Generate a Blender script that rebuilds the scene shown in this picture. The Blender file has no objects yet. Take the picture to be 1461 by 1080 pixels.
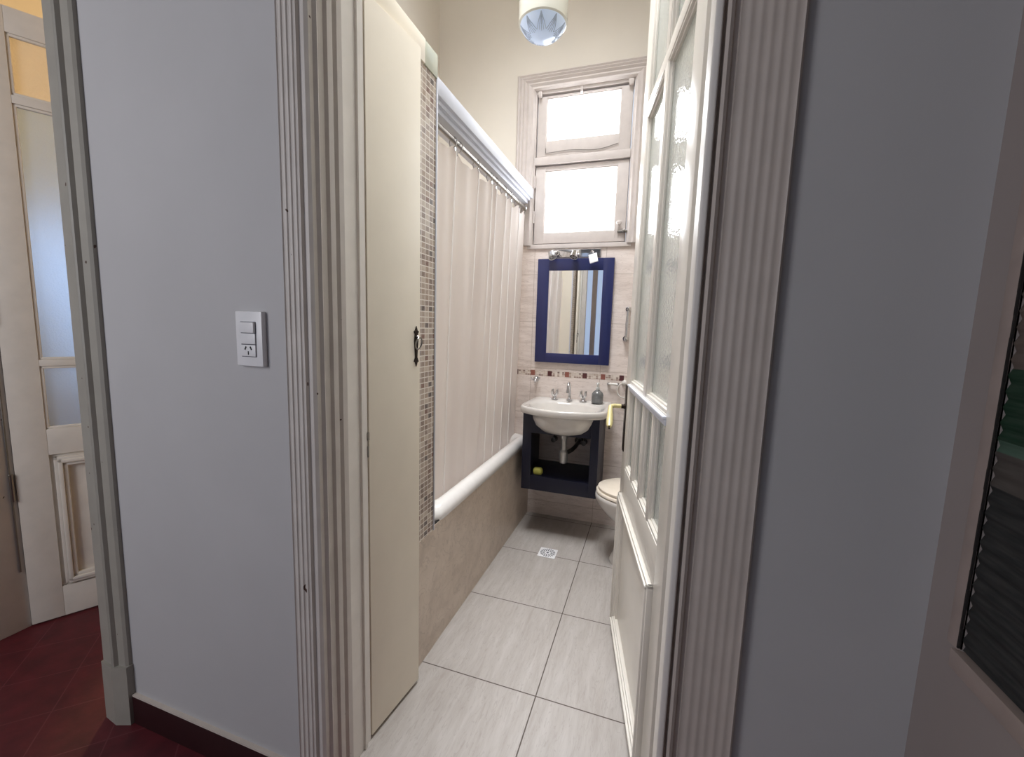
import bpy, bmesh, math, random
from mathutils import Vector, Matrix
random.seed(7)
PI = math.pi
sc = bpy.context.scene
COL = sc.collection
W, H = 1461, 1080

# ------------------------------------------------------------------ camera
cam_d = bpy.data.cameras.new('camera'); cam = bpy.data.objects.new('camera', cam_d); COL.objects.link(cam)
F_PX, YAW, PIT, ROL = 604.94, 0.3163, 0.12069, -0.0301
cam_d.sensor_fit = 'HORIZONTAL'; cam_d.sensor_width = 36.0; cam_d.lens = F_PX / W * 36.0
cam_d.clip_start = 0.01; cam_d.clip_end = 60
fwd = Vector((-math.sin(YAW) * math.cos(PIT), math.cos(YAW) * math.cos(PIT), -math.sin(PIT)))
rgt = Vector((math.cos(YAW), math.sin(YAW), 0)); dwn = fwd.cross(rgt)
r2 = math.cos(ROL) * rgt + math.sin(ROL) * dwn; d2 = -math.sin(ROL) * rgt + math.cos(ROL) * dwn
mw = Matrix((r2, -d2, -fwd)).transposed().to_4x4(); mw.translation = Vector((0, 0, 1.3))
cam.matrix_world = mw
sc.camera = cam

# ------------------------------------------------------------------ world, lights, exposure
wd = bpy.data.worlds.new('world'); sc.world = wd; wd.use_nodes = True
wd.node_tree.nodes['Background'].inputs[0].default_value = (0.75, 0.85, 1.0, 1)
wd.node_tree.nodes['Background'].inputs[1].default_value = 1.0
sc.cycles.diffuse_bounces = 10; sc.cycles.max_bounces = 14
sc.view_settings.view_transform = 'Standard'; sc.view_settings.look = 'None'
sc.view_settings.exposure = 0.0; sc.view_settings.gamma = 1.0; sc.view_settings.use_curve_mapping = False
WINDOW_STRENGTH = 5.0

def area_light(name, loc, aim, sx, sy, power, col):
    l = bpy.data.lights.new(name, 'AREA'); l.shape = 'RECTANGLE'; l.size = sx; l.size_y = sy; l.energy = power; l.color = col
    o = bpy.data.objects.new(name, l); COL.objects.link(o); o.location = loc
    o.rotation_euler = (Vector(aim) - Vector(loc)).to_track_quat('-Z', 'Y').to_euler(); return o
def point_light(name, loc, power, col, r=0.1):
    l = bpy.data.lights.new(name, 'POINT'); l.energy = power; l.color = col; l.shadow_soft_size = r
    o = bpy.data.objects.new(name, l); COL.objects.link(o); o.location = loc; return o
# daylight that comes down the corridor from its far end, and through the window of the room at the left
area_light('corridor_daylight', (-2.1, -1.5, 1.95), (-2.15, 1.0, 1.75), 1.0, 1.7, 36, (0.97, 0.96, 1.0))
# the patch of sky over the yard that shines down through the bathroom window
area_light('window_sky', (-0.48, 3.75, 3.45), (-0.46, 1.75, 0.6), 1.5, 1.3, 34, (0.93, 0.96, 1.0))
# unseen fill lamp added over the bathroom to even out its brightness
area_light('bath_fill_light', (-0.62, 1.42, 4.02), (-0.60, 1.82, 0), 0.9, 0.9, 40, (0.97, 0.98, 1.0)).data.spread = math.radians(94)
area_light('side_room_daylight', (-4.5, 2.6, 1.3), (-2.3, 1.6, 0.8), 1.4, 1.5, 8, (0.50, 0.72, 1.0))
point_light('side_room_lamp', (-2.9, 2.4, 2.9), 60, (1.0, 0.70, 0.36), 0.12)

# ------------------------------------------------------------------ materials
def lin(c):
    return tuple(((v / 255.0) / 12.92 if v / 255.0 <= 0.04045 else ((v / 255.0 + 0.055) / 1.055) ** 2.4) for v in c)
class NT:
    def __init__(s, name):
        s.m = bpy.data.materials.new(name); s.m.use_nodes = True; s.t = s.m.node_tree
        s.b = s.t.nodes['Principled BSDF']; s.out = s.t.nodes['Material Output']; s.co = None
    def n(s, typ, **kw):
        x = s.t.nodes.new(typ)
        for k, v in kw.items(): setattr(x, k, v)
        return x
    def l(s, a, b): s.t.links.new(a, b)
    def coord(s):
        if s.co is None:
            tc = s.n('ShaderNodeTexCoord'); s.co = tc.outputs['Object']
        return s.co
    def mapping(s, scale=(1, 1, 1), rot=(0, 0, 0), loc=(0, 0, 0)):
        m = s.n('ShaderNodeMapping'); s.l(s.coord(), m.inputs[0])
        m.inputs['Scale'].default_value = scale; m.inputs['Rotation'].default_value = rot; m.inputs['Location'].default_value = loc
        return m.outputs[0]
    def noise(s, scale, vec=None, detail=3, rough=.55, dist=0.0):
        x = s.n('ShaderNodeTexNoise'); s.l(vec if vec is not None else s.coord(), x.inputs['Vector'])
        x.inputs['Scale'].default_value = scale; x.inputs['Detail'].default_value = detail
        x.inputs['Roughness'].default_value = rough; x.inputs['Distortion'].default_value = dist
        return x.outputs['Fac']
    def math(s, op, a, b=None, c=None):
        x = s.n('ShaderNodeMath', operation=op)
        for i, v in enumerate((a, b, c)):
            if v is None: continue
            if isinstance(v, (int, float)): x.inputs[i].default_value = v
            else: s.l(v, x.inputs[i])
        return x.outputs[0]
    def ramp(s, fac, stops, interp='LINEAR'):
        x = s.n('ShaderNodeValToRGB'); s.l(fac, x.inputs[0]); cr = x.color_ramp; cr.interpolation = interp
        while len(cr.elements) < len(stops): cr.elements.new(.5)
        for e, (p, c) in zip(cr.elements, stops):
            e.position = p; e.color = (*c, 1)
        return x.outputs[0]
    def mix(s, fac, a, b):
        x = s.n('ShaderNodeMix', data_type='RGBA')
        for i, v in ((0, fac), (6, a), (7, b)):
            if isinstance(v, (int, float)): x.inputs[i].default_value = v
            elif isinstance(v, tuple): x.inputs[i].default_value = (*v, 1)
            else: s.l(v, x.inputs[i])
        return x.outputs[2]
    def xyz(s):
        x = s.n('ShaderNodeSeparateXYZ'); s.l(s.coord(), x.inputs[0]); return x.outputs
    def color(s, v):
        if isinstance(v, tuple): s.b.inputs['Base Color'].default_value = (*v, 1)
        else: s.l(v, s.b.inputs['Base Color'])
    def bump(s, h, strength=.2, dist=.002):
        x = s.n('ShaderNodeBump'); s.l(h, x.inputs['Height']); x.inputs['Strength'].default_value = strength; x.inputs['Distance'].default_value = dist
        s.l(x.outputs[0], s.b.inputs['Normal'])
    def set(s, **kw):
        for k, v in kw.items(): s.b.inputs[k.replace('_', ' ')].default_value = v
        return s
def paint(name, rgb, rough=.5, var=.06, bump=.06, scale=9, chips=False, spec=.4):
    m = NT(name); c = lin(rgb); d = tuple(x * (1 - var * 2) for x in c)
    col = m.ramp(m.noise(scale, detail=5), [(.3, d), (.7, c)])
    if chips:
        ch = m.noise(52, vec=m.mapping((1, 1, .75)), detail=1, rough=.4)
        f = m.ramp(ch, [(.782, (0, 0, 0)), (.797, (1, 1, 1))])
        col = m.mix(f, col, lin((74, 52, 42)))
    m.color(col); m.set(Roughness=rough); m.b.inputs['Specular IOR Level'].default_value = spec
    if bump: m.bump(m.noise(scale * 14, detail=3), bump, .002)
    return m.m
def plain(name, rgb, rough=.4, metal=0.0, coat=0.0):
    m = NT(name); c = lin(rgb)
    m.color(m.ramp(m.noise(25, detail=2), [(.3, tuple(x * .95 for x in c)), (.7, c)])); m.set(Roughness=rough, Metallic=metal)
    m.b.inputs['Coat Weight'].default_value = coat; m.b.inputs['Coat Roughness'].default_value = .08
    return m.m
def emitter(name, rgb, strength):
    m = NT(name); m.color(lin(rgb)); m.b.inputs['Emission Color'].default_value = (*lin(rgb), 1); m.b.inputs['Emission Strength'].default_value = strength
    m.set(Roughness=.3); return m.m
def veins(m, base, dark, light, scale, stretch, rot=(0, 0, 0)):
    v = m.mapping(stretch, rot)
    a = m.noise(scale, v, detail=6, rough=.62, dist=.6)
    b = m.noise(scale * 3.1, v, detail=4, rough=.6, dist=.4)
    c1 = m.ramp(a, [(.30, dark), (.5, base), (.72, light)])
    c2 = m.mix(m.math('MULTIPLY', m.ramp(b, [(.42, (0, 0, 0)), (.62, (1, 1, 1))]), .3), c1, light)
    f = m.noise(scale * 2.4, m.mapping(stretch, rot, (3.1, 1.7, 2.3)), detail=2, rough=.45, dist=.9)
    ln = m.ramp(m.math('ABSOLUTE', m.math('SUBTRACT', f, .5)), [(.0, (1, 1, 1)), (.022, (0, 0, 0))])          # thin wandering veins
    return m.mix(m.math('MULTIPLY', ln, .55), c2, tuple(x * .86 for x in dark)), b
def grid_dist(m, s, off, step):                      # distance to the closest joint line along one coordinate
    return m.math('PINGPONG', m.math('SUBTRACT', s, off), step / 2)
M = {}
def mats():
    M['cream_wall'] = paint('cream_wall', (220, 214, 204), .6, .03, .05, 3)
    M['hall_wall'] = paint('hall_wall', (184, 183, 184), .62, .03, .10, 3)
    M['hall_wall_shaded'] = paint('hall_wall_shaded', (162, 152, 148), .65, .04, .10, 3)  # hall paint darkened to stand in for shade on the right wall
    M['hall_wall_rear'] = paint('hall_wall_rear', (206, 216, 226), .6, .03, .10, 3)
    M['ceiling'] = paint('ceiling_paint', (232, 228, 216), .7, .02, .03, 3)
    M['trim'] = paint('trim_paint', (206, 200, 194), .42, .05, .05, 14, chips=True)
    M['jamb_paint_lit'] = paint('jamb_paint_lit', (232, 228, 222), .42, .04, .05, 14)  # casing paint lightened in place of light falling on the jambs
    M['fold_sheen'] = plain('fold_sheen_fabric', (250, 248, 246), .8)  # whiter cloth that paints the bright sheen of the pleat folds
    M['trim_plain'] = paint('trim_paint_clean', (196, 186, 178), .42, .05, .05, 14)
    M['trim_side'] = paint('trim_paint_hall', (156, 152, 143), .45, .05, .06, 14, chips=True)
    M['window_paint'] = paint('window_paint', (208, 200, 196), .45, .05, .05, 16)
    M['door_paint'] = paint('door_paint', (218, 213, 204), .3, .03, .03, 11, spec=.6)
    M['cupboard_paint'] = paint('cupboard_paint', (240, 232, 216), .5, .03, .02, 5)
    M['leaf_paint'] = paint('old_door_paint', (224, 218, 208), .45, .05, .05, 12)
    M['gloss_white'] = paint('gloss_white', (206, 209, 219), .5, .02, .0, 6, spec=.3)
    M['green_tile'] = paint('pale_glazed_tile', (206, 210, 196), .15, .02, .0, 6, spec=.6)
    M['ceramic'] = plain('white_ceramic', (208, 204, 199), .12, 0, .6)
    M['enamel'] = plain('tub_enamel', (238, 236, 234), .15, 0, .5)
    M['seat'] = plain('toilet_seat_plastic', (236, 226, 210), .25, 0, .3)
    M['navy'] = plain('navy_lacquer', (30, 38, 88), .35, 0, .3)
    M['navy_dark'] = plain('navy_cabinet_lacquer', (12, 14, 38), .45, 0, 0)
    M['chrome'] = plain('chrome', (214, 214, 216), .09, 1.0)
    M['dark_chrome'] = plain('dark_chrome', (92, 90, 88), .3, .7)
    M['trap_chrome'] = plain('dull_chrome', (206, 206, 204), .3, .55)
    M['steel'] = plain('worn_steel', (150, 146, 140), .3, 1.0)
    M['dark_metal'] = plain('dark_bronze', (52, 42, 36), .4, .8)
    M['brass'] = plain('pale_brass', (214, 202, 146), .35, .25)
    M['plastic'] = plain('white_switch_plastic', (226, 226, 228), .35, 0, .1)
    M['black'] = plain('black_slot', (14, 14, 16), .6)
    M['grey_gap'] = plain('grey_gap', (86, 88, 96), .6)
    M['soap_yellow'] = plain('yellow_green_soap', (196, 194, 96), .5)
    M['grey_glass'] = plain('grey_ribbed_bottle', (104, 106, 107), .18, 0, .5)
    M['clear_plastic'] = plain('pale_pump_plastic', (206, 208, 206), .25, 0, .3)
    M['sill_board'] = paint('sill_board_paint', (176, 160, 152), .5, .08, .06, 18, chips=True)
    M['putty'] = plain('dark_putty', (34, 30, 28), .8)
    # white panes with daylight behind them
    m = NT('daylit_white_pane'); e = m.n('ShaderNodeEmission'); e.inputs[0].default_value = (.94, .97, 1, 1); e.inputs[1].default_value = WINDOW_STRENGTH
    tp = m.n('ShaderNodeBsdfTransparent'); ad = m.n('ShaderNodeAddShader'); m.l(e.outputs[0], ad.inputs[0]); m.l(tp.outputs[0], ad.inputs[1]); m.l(ad.outputs[0], m.out.inputs[0]); M['pane_day'] = m.m
    M['glow_pane'] = emitter('added_glow_pane', (176, 196, 226), .75)  # glow of the added corridor window
    # mirror
    m = NT('mirror_glass'); m.color((.88, .90, .92)); m.set(Metallic=1.0, Roughness=.015); M['mirror'] = m.m
    # obscured glass of the bathroom door
    m = NT('bubbled_glass'); v = m.n('ShaderNodeTexVoronoi'); m.l(m.coord(), v.inputs['Vector']); v.inputs['Scale'].default_value = 110
    m.color((.86, .90, .87)); m.set(Roughness=.02, IOR=1.25); m.b.inputs['Transmission Weight'].default_value = .75
    m.bump(v.outputs['Distance'], .25, .002); M['bubble_glass'] = m.m
    # frosted glass of the side-room door
    m = NT('frosted_glass'); m.color((.62, .77, 1.0)); m.set(Roughness=.6, IOR=1.2); m.b.inputs['Transmission Weight'].default_value = .85
    m.bump(m.noise(160), .4, .003); M['frosted'] = m.m
    m = NT('textured_amber_glass'); m.color((.95, .90, .80)); m.set(Roughness=.5, IOR=1.2); m.b.inputs['Transmission Weight'].default_value = .8
    m.bump(m.noise(120), .6, .004); M['frosted_warm'] = m.m
    # lamp shade
    m = NT('opal_glass'); m.color(lin((206, 205, 194))); m.set(Roughness=.2); m.b.inputs['Coat Weight'].default_value = .2; M['opal'] = m.m
    m = NT('cut_glass_glow'); m.color(lin((206, 224, 252))); m.set(Roughness=.25); m.b.inputs['Emission Color'].default_value = (.70, .84, 1, 1); m.b.inputs['Emission Strength'].default_value = .05; M['cut_glass'] = m.m  # bluish reflection put in as tint and faint glow; the lamp is off
    M['cut_line'] = plain('cut_line_glass', (172, 186, 206), .2)
    # curtain
    m = NT('curtain_fabric'); col = m.ramp(m.noise(6, m.mapping((1, 1, .2))), [(.3, lin((238, 233, 231))), (.7, lin((245, 241, 239)))])
    m.color(col); m.set(Roughness=.75); m.b.inputs['Sheen Weight'].default_value = .1
    tr = m.n('ShaderNodeBsdfTranslucent'); m.l(col, tr.inputs[0]); ms = m.n('ShaderNodeMixShader'); ms.inputs[0].default_value = .3
    m.l(m.b.outputs[0], ms.inputs[1]); m.l(tr.outputs[0], ms.inputs[2]); m.l(ms.outputs[0], m.out.inputs[0])
    m.bump(m.noise(420), .08, .001); M['curtain'] = m.m
    # bathroom floor: square tiles, streaked along the room
    m = NT('floor_tile'); X = m.xyz()
    col, b = veins(m, lin((169, 163, 158)), lin((160, 153, 147)), lin((180, 175, 171)), 7.5, (4.2, .6, 1), (0, 0, .14))
    d = m.math('MINIMUM', grid_dist(m, X[0], -.311, .467), grid_dist(m, X[1], 1.330, .4675))
    g = m.math('LESS_THAN', d, .0021)
    m.color(m.mix(g, col, lin((84, 76, 70)))); m.l(m.math('ADD', m.math('MULTIPLY', g, .4), .36), m.b.inputs['Roughness'])
    m.bump(m.math('SUBTRACT', m.math('MULTIPLY', b, .15), g), .25, .002); M['floor_tile'] = m.m
    # back-wall tile, streaks lie flat
    m = NT('wall_tile'); X = m.xyz()
    col, b = veins(m, lin((222, 210, 203)), lin((202, 188, 180)), lin((236, 226, 220)), 5.5, (.9, 1, 4.2))
    d = m.math('MINIMUM', grid_dist(m, X[0], -.31, .467), grid_dist(m, X[2], 1.03, .31))
    g = m.math('LESS_THAN', d, .0016)
    m.color(m.mix(g, col, lin((188, 174, 164)))); m.set(Roughness=.3); m.bump(m.math('SUBTRACT', b, g), .12, .002); M['wall_tile'] = m.m
    # tub apron tile
    m = NT('apron_tile'); X = m.xyz()
    col, b = veins(m, lin((198, 183, 168)), lin((182, 167, 152)), lin((212, 198, 183)), 5.0, (1, 1.3, 1.3), (.9, 0, 0))
    lo = m.math('LESS_THAN', X[2], .335)
    vj = m.math('MULTIPLY', m.math('LESS_THAN', grid_dist(m, X[1], 2.13, 1.4), .0028), lo)
    hj = m.math('MULTIPLY', m.math('LESS_THAN', m.math('ABSOLUTE', m.math('SUBTRACT', X[2], .335)), .0022), m.math('GREATER_THAN', X[1], 1.98))
    g = m.math('MAXIMUM', vj, hj)
    m.color(m.mix(g, col, lin((206, 190, 172)))); m.set(Roughness=.38); M['apron_tile'] = m.m
    # small mosaic
    def mosaic(name, u, v, su, sv, stops, gw, grout):
        m = NT(name); X = m.xyz()
        iu = m.math('FLOOR', m.math('DIVIDE', X[u], su)); iv = m.math('FLOOR', m.math('DIVIDE', X[v], sv))
        cb = m.n('ShaderNodeCombineXYZ'); m.l(iu, cb.inputs[0]); m.l(iv, cb.inputs[1])
        wn = m.n('ShaderNodeTexWhiteNoise', noise_dimensions='2D'); m.l(cb.outputs[0], wn.inputs['Vector'])
        col = m.ramp(wn.outputs['Value'], stops, 'CONSTANT')
        col = m.mix(.25, col, m.ramp(m.noise(130), [(.3, lin((120, 106, 100))), (.7, lin((206, 196, 188)))]))
        g = m.math('LESS_THAN', m.math('MINIMUM', grid_dist(m, X[u], 0, su), grid_dist(m, X[v], 0, sv)), gw)
        return m, col, g, grout, X
    st = [(0, lin((178, 160, 144))), (.25, lin((146, 126, 112))), (.5, lin((198, 184, 168))), (.68, lin((126, 104, 90))), (.82, lin((166, 144, 124))), (.925, lin((62, 46, 42))), (.965, lin((112, 70, 52)))]
    m, col, g, gr, X = mosaic('mosaic_tile', 1, 2, .0262, .0195, st, .0016, lin((226, 220, 212)))
    m.color(m.mix(g, col, gr)); m.set(Roughness=.3); M['mosaic'] = m.m
    st = [(0, lin((206, 192, 180))), (.3, lin((150, 124, 110))), (.5, lin((222, 212, 202))), (.75, lin((120, 92, 84))), (.88, lin((186, 166, 150)))]
    m, col, g, gr, X = mosaic('border_mosaic', 0, 2, .016, .0115, st, .0009, lin((214, 204, 194)))
    sq = m.math('LESS_THAN', grid_dist(m, X[0], -.762, .118), .0145)
    alt = m.math('LESS_THAN', grid_dist(m, X[0], -.762, .236), .03)
    m.color(m.mix(sq, m.mix(g, col, gr), m.mix(alt, lin((84, 46, 46)), lin((142, 88, 76))))); m.set(Roughness=.3); M['border'] = m.m
    # red floor
    m = NT('red_tile_floor'); X = m.xyz()
    col = m.ramp(m.noise(14, detail=5), [(.3, lin((70, 17, 26))), (.7, lin((94, 26, 36)))])
    d = m.math('MINIMUM', grid_dist(m, m.math('ADD', X[0], X[1]), .05, .28), grid_dist(m, m.math('SUBTRACT', X[0], X[1]), 0, .28))
    m.color(m.mix(m.math('LESS_THAN', d, .0025), col, lin((100, 46, 52)))); m.set(Roughness=.55); m.bump(m.noise(60), .1, .003); M['red_floor'] = m.m
    M['red_skirting'] = paint('red_skirting', (44, 13, 17), .5, .08, .04, 14)
    M['cream_line'] = paint('cream_line', (206, 196, 186), .5, .05, .04, 20)
    # slatted blind: the coloured bands are the cloth's own
    m = NT('blind_cloth'); X = m.xyz()
    z = m.math('DIVIDE', m.math('ADD', X[2], .868), 2.0)
    col = m.ramp(z, [(0, lin((70, 72, 72))), (.553, lin((120, 112, 106))), (.5765, lin((110, 146, 126))), (.5845, lin((34, 84, 58))), (.631, lin((150, 134, 124)))], 'CONSTANT')
    m.color(m.mix(.18, col, m.ramp(m.noise(60, m.mapping((1, .3, 3))), [(.3, (.01, .01, .01)), (.7, lin((150, 145, 140)))]))); m.set(Roughness=.8); M['blind'] = m.m
mats()

# ------------------------------------------------------------------ mesh helpers
def put(ob, label=None, cat=None, group=None, kind=None):
    if label: ob['label'] = label
    if cat: ob['category'] = cat
    if group: ob['group'] = group
    if kind: ob['kind'] = kind
    return ob
def thing(name, loc, label=None, cat=None, group=None, rz=0, kind=None):
    o = bpy.data.objects.new(name, None); COL.objects.link(o); o.location = loc; o.rotation_euler = (0, 0, rz); o.empty_display_size = .05
    return put(o, label, cat, group, kind)
class MB:
    def __init__(s): s.bm = bmesh.new()
    def box(s, x0, x1, y0, y1, z0, z1, bev=0.0, seg=2, mat=None):
        t = bmesh.new(); bmesh.ops.create_cube(t, size=1)
        for v in t.verts: v.co = Vector(((x0 + x1) / 2 + v.co.x * (x1 - x0), (y0 + y1) / 2 + v.co.y * (y1 - y0), (z0 + z1) / 2 + v.co.z * (z1 - z0)))
        if bev > 0: bmesh.ops.bevel(t, geom=t.edges[:], offset=bev, segments=seg, profile=.6, affect='EDGES')
        return s.merge(t, mat)
    def merge(s, t, mat=None):
        if mat is not None: bmesh.ops.transform(t, matrix=mat, verts=t.verts)
        me = bpy.data.meshes.new('t'); t.to_mesh(me); t.free(); s.bm.from_mesh(me); bpy.data.meshes.remove(me); return s
    def loft(s, rings, cap0=True, cap1=True, closed=True, mat=None):
        t = bmesh.new(); vs = [[t.verts.new(p) for p in r] for r in rings]; n = len(rings[0])
        for a, b in zip(vs[:-1], vs[1:]):
            for i in range(n if closed else n - 1):
                j = (i + 1) % n; t.faces.new((a[i], a[j], b[j], b[i]))
        if closed and cap0: t.faces.new(vs[0][::-1])
        if closed and cap1: t.faces.new(vs[-1])
        bmesh.ops.recalc_face_normals(t, faces=t.faces[:]); return s.merge(t, mat)
    def prism(s, poly, axis, a, b, mat=None):            # poly in the two other axes
        def P(u, v, w): return {'x': (w, u, v), 'y': (u, w, v), 'z': (u, v, w)}[axis]
        return s.loft([[P(u, v, a) for u, v in poly], [P(u, v, b) for u, v in poly]], mat=mat)
    def tube(s, pts, r, n=12, closed=False, mat=None):
        pts = [Vector(p) for p in pts]; rings = []; N = len(pts); prev = None
        for i, p in enumerate(pts):
            if closed: d = (pts[(i + 1) % N] - pts[i - 1]).normalized()
            else: d = (pts[min(i + 1, N - 1)] - pts[max(i - 1, 0)]).normalized()
            if prev is None:
                u = d.cross(Vector((0, 0, 1)));  u = d.cross(Vector((1, 0, 0))) if u.length < .1 else u
            else: u = prev - d * prev.dot(d)
            u.normalize(); prev = u; w = d.cross(u); rr = r[i] if isinstance(r, (list, tuple)) else r
            rings.append([p + u * (rr * math.cos(2 * PI * k / n)) + w * (rr * math.sin(2 * PI * k / n)) for k in range(n)])
        if closed: rings.append(rings[0]); return s.loft(rings, False, False, mat=mat)
        return s.loft(rings, mat=mat)
    def lathe(s, prof, c=(0, 0, 0), n=32, axis='z', mat=None, sx=1, sy=1):
        rings = []
        for r, z in prof:
            ring = []
            for k in range(n):
                a = 2 * PI * k / n; p = (r * math.cos(a) * sx, r * math.sin(a) * sy, z)
                if axis == 'x': p = (p[2], p[0], p[1])
                if axis == 'y': p = (p[0], p[2], p[1])
                ring.append((c[0] + p[0], c[1] + p[1], c[2] + p[2]))
            rings.append(ring)
        return s.loft(rings, mat=mat)
    def build(s, name, mat, parent=None, smooth=True, kind=None, angle=35, label=None):
        off = Vector((0, 0, 0)) if parent is None or parent.get('_local') else base_of(parent)
        for v in s.bm.verts: v.co -= off
        bmesh.ops.recalc_face_normals(s.bm, faces=s.bm.faces[:])
        me = bpy.data.meshes.new(name); s.bm.to_mesh(me); s.bm.free()
        if smooth:
            for p in me.polygons: p.use_smooth = True
            try: me.set_sharp_from_angle(angle=math.radians(angle))
            except Exception: pass
        o = bpy.data.objects.new(name, me); COL.objects.link(o); me.materials.append(mat)
        if parent is not None: o.parent = parent
        if kind: o['kind'] = kind
        if label: o['label'] = label
        return o
LOCAL = set()
def base_of(o):
    v = Vector((0, 0, 0))
    while o is not None:
        if o.name in LOCAL: return Vector((0, 0, 0))
        v = v + o.location; o = o.parent
    return v
def boxes(name, mat, bl, parent=None, bev=0.0, kind=None, smooth=True, label=None):
    m = MB()
    for b in bl: m.box(*b, bev=bev)
    return m.build(name, mat, parent, smooth, kind, label=label)
def copy_tree(o, parent=None):
    c = o.copy(); COL.objects.link(c)
    if parent is not None: c.parent = parent
    for ch in [q for q in o.children]: copy_tree(ch, c)
    return c
ST = 'structure'

# ------------------------------------------------------------------ room shell
CEIL = 4.1
boxes('floor', M['red_floor'], [(-4.7, .75, -1.6, .90, -.08, 0), (-4.7, -1.60, .90, 4.0, -.08, 0)], kind=ST, smooth=False)
boxes('floor_bathroom', M['floor_tile'], [(-1.56, .56, .90, 2.92, -.08, 0)], kind=ST, smooth=False)
boxes('ceiling', M['ceiling'], [(-4.8, .75, -1.7, 4.1, CEIL, CEIL + .1)], kind=ST, smooth=False)
DT = 2.80                                                              # head of both door openings
boxes('wall_hall', M['hall_wall'], [(-4.7, -2.41, .80, .998, 0, CEIL), (-1.585, -.80, .80, .998, 0, CEIL), (.16, .56, .80, .998, 0, CEIL),
      (-2.41, -1.585, .80, .998, DT, CEIL), (-.80, .16, .80, .998, DT, CEIL)], kind=ST, smooth=False)
boxes('wall_left', M['cream_wall'], [(-1.60, -1.50, .998, 2.79, 0, CEIL)], kind=ST, smooth=False)
boxes('wall_right', M['cream_wall'], [(.45, .56, .998, 2.79, 0, CEIL)], kind=ST, smooth=False)
WX0, WX1, WZ0, WZ1 = -.83, -.165, 1.835, 2.80                              # window opening
boxes('wall_back', M['cream_wall'], [(-1.60, WX0, 2.79, 2.92, 0, CEIL), (WX1, .56, 2.79, 2.92, 0, CEIL), (WX0, WX1, 2.79, 2.92, 0, WZ0), (WX0, WX1, 2.79, 2.92, WZ1, CEIL)], kind=ST, smooth=False)
boxes('wall_back_tile', M['wall_tile'], [(-1.50, .45, 2.782, 2.790, 0, .979), (-1.50, .45, 2.782, 2.790, 1.014, 1.836)], kind=ST, smooth=False)
boxes('wall_back_border', M['border'], [(-1.50, .45, 2.781, 2.790, .979, 1.014)], kind=ST, smooth=False)
boxes('wall_side_room', M['cream_wall'], [(-4.8, -4.7, .80, 4.0, 0, CEIL), (-4.8, -1.60, 4.0, 4.1, 0, CEIL), (-1.70, -1.60, 2.92, 4.0, 0, CEIL)], kind=ST, smooth=False)
boxes('wall_hall_rear', M['hall_wall_rear'], [(-4.8, .75, -1.7, -1.6, 0, CEIL)], kind=ST, smooth=False)
boxes('wall_hall_left', M['hall_wall'], [(-4.8, -4.7, -1.6, .80, 0, CEIL)], kind=ST, smooth=False)
RX = .44                                                                  # corridor wall on the right, with its window
BY0, BY1, BZ0, BZ1 = .02, .722, .866, 2.05
boxes('wall_hall_right', M['hall_wall_shaded'], [(RX, .64, BY1, .80, 0, CEIL), (RX, .64, -1.6, BY0, 0, CEIL), (RX, .64, BY0, BY1, 0, BZ0 - .028), (RX, .64, BY0, BY1, BZ1, CEIL), (.62, .64, BY0, BY1, BZ0 - .03, BZ1)], kind=ST, smooth=False)

# skirting of the corridor with the painted line above it
boxes('baseboard_hall', M['red_skirting'], [(-1.50, -.80, .788, .80, 0, .094)], kind=ST, bev=.002)
boxes('baseboard_hall_edge', M['cream_line'], [(-1.50, -.80, .789, .80, .094, .100)], kind=ST)

# ---- fluted casings
def flutes(u0, u1, y, n, depth):
    out = []
    w = (u1 - u0) / n
    for i in range(n):
        a = u0 + i * w
        out += [(a + .12 * w, y), (a + .25 * w, y + depth * .7), (a + .5 * w, y + depth), (a + .75 * w, y + depth * .7), (a + .88 * w, y)]
    return out
left_prof = [(-.818, .80), (-.818, .786)] + flutes(-.815, -.757, .778, 4, .004) + [(-.757, .786), (-.742, .786), (-.742, .774), (-.736, .768), (-.728, .768), (-.722, .774),
             (-.722, .785), (-.716, .792), (-.722, .800), (-.722, .816), (-.716, .822), (-.716, .838), (-.722, .845), (-.716, .852), (-.716, .868), (-.80, .868), (-.80, .80)]
MB().prism(left_prof, 'z', 0, DT).box(-.818, .187, .776, .80, DT, DT + .12).build('trim_1', M['trim'], None, kind=ST, angle=25)
MB().prism([(-.757, .868), (-.757, .966), (-.750, .966), (-.750, .976), (-.757, .980), (-.757, .998), (-.80, .998), (-.80, .868)], 'z', 0, DT).build('trim_13', M['jamb_paint_lit'], None, kind=ST, angle=25)
right_prof = [(.187, .80), (.187, .788)] + flutes(.094, .184, .779, 6, .0012)[::-1] + [(.094, .786), (.088, .786), (.086, .776), (.081, .772), (.076, .776), (.074, .786), (.070, .786), (.0695, .790), (.0695, .80)]
MB().prism(right_prof, 'z', 0, DT).box(-.80, .16, .85, .998, DT - .04, DT).build('trim_2', M['trim_plain'], None, kind=ST, angle=25)
side_prof = [(-1.585, .80), (-1.607, .80), (-1.607, .778), (-1.560, .774), (-1.556, .778), (-1.552, .778), (-1.549, .770), (-1.545, .767), (-1.540, .770), (-1.536, .780), (-1.512, .784), (-1.505, .790), (-1.505, .80)]
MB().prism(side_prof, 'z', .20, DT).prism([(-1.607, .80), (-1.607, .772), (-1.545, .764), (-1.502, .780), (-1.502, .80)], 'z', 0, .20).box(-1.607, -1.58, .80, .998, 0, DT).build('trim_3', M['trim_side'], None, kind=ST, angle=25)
MB().box(-2.42, -2.385, .775, .935, 0, DT, .004).box(-2.50, -2.42, .775, .80, 0, DT, .004).box(-2.41, -1.585, .80, .998, DT - .05, DT).build('trim_4', M['trim'], None, kind=ST)

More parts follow.
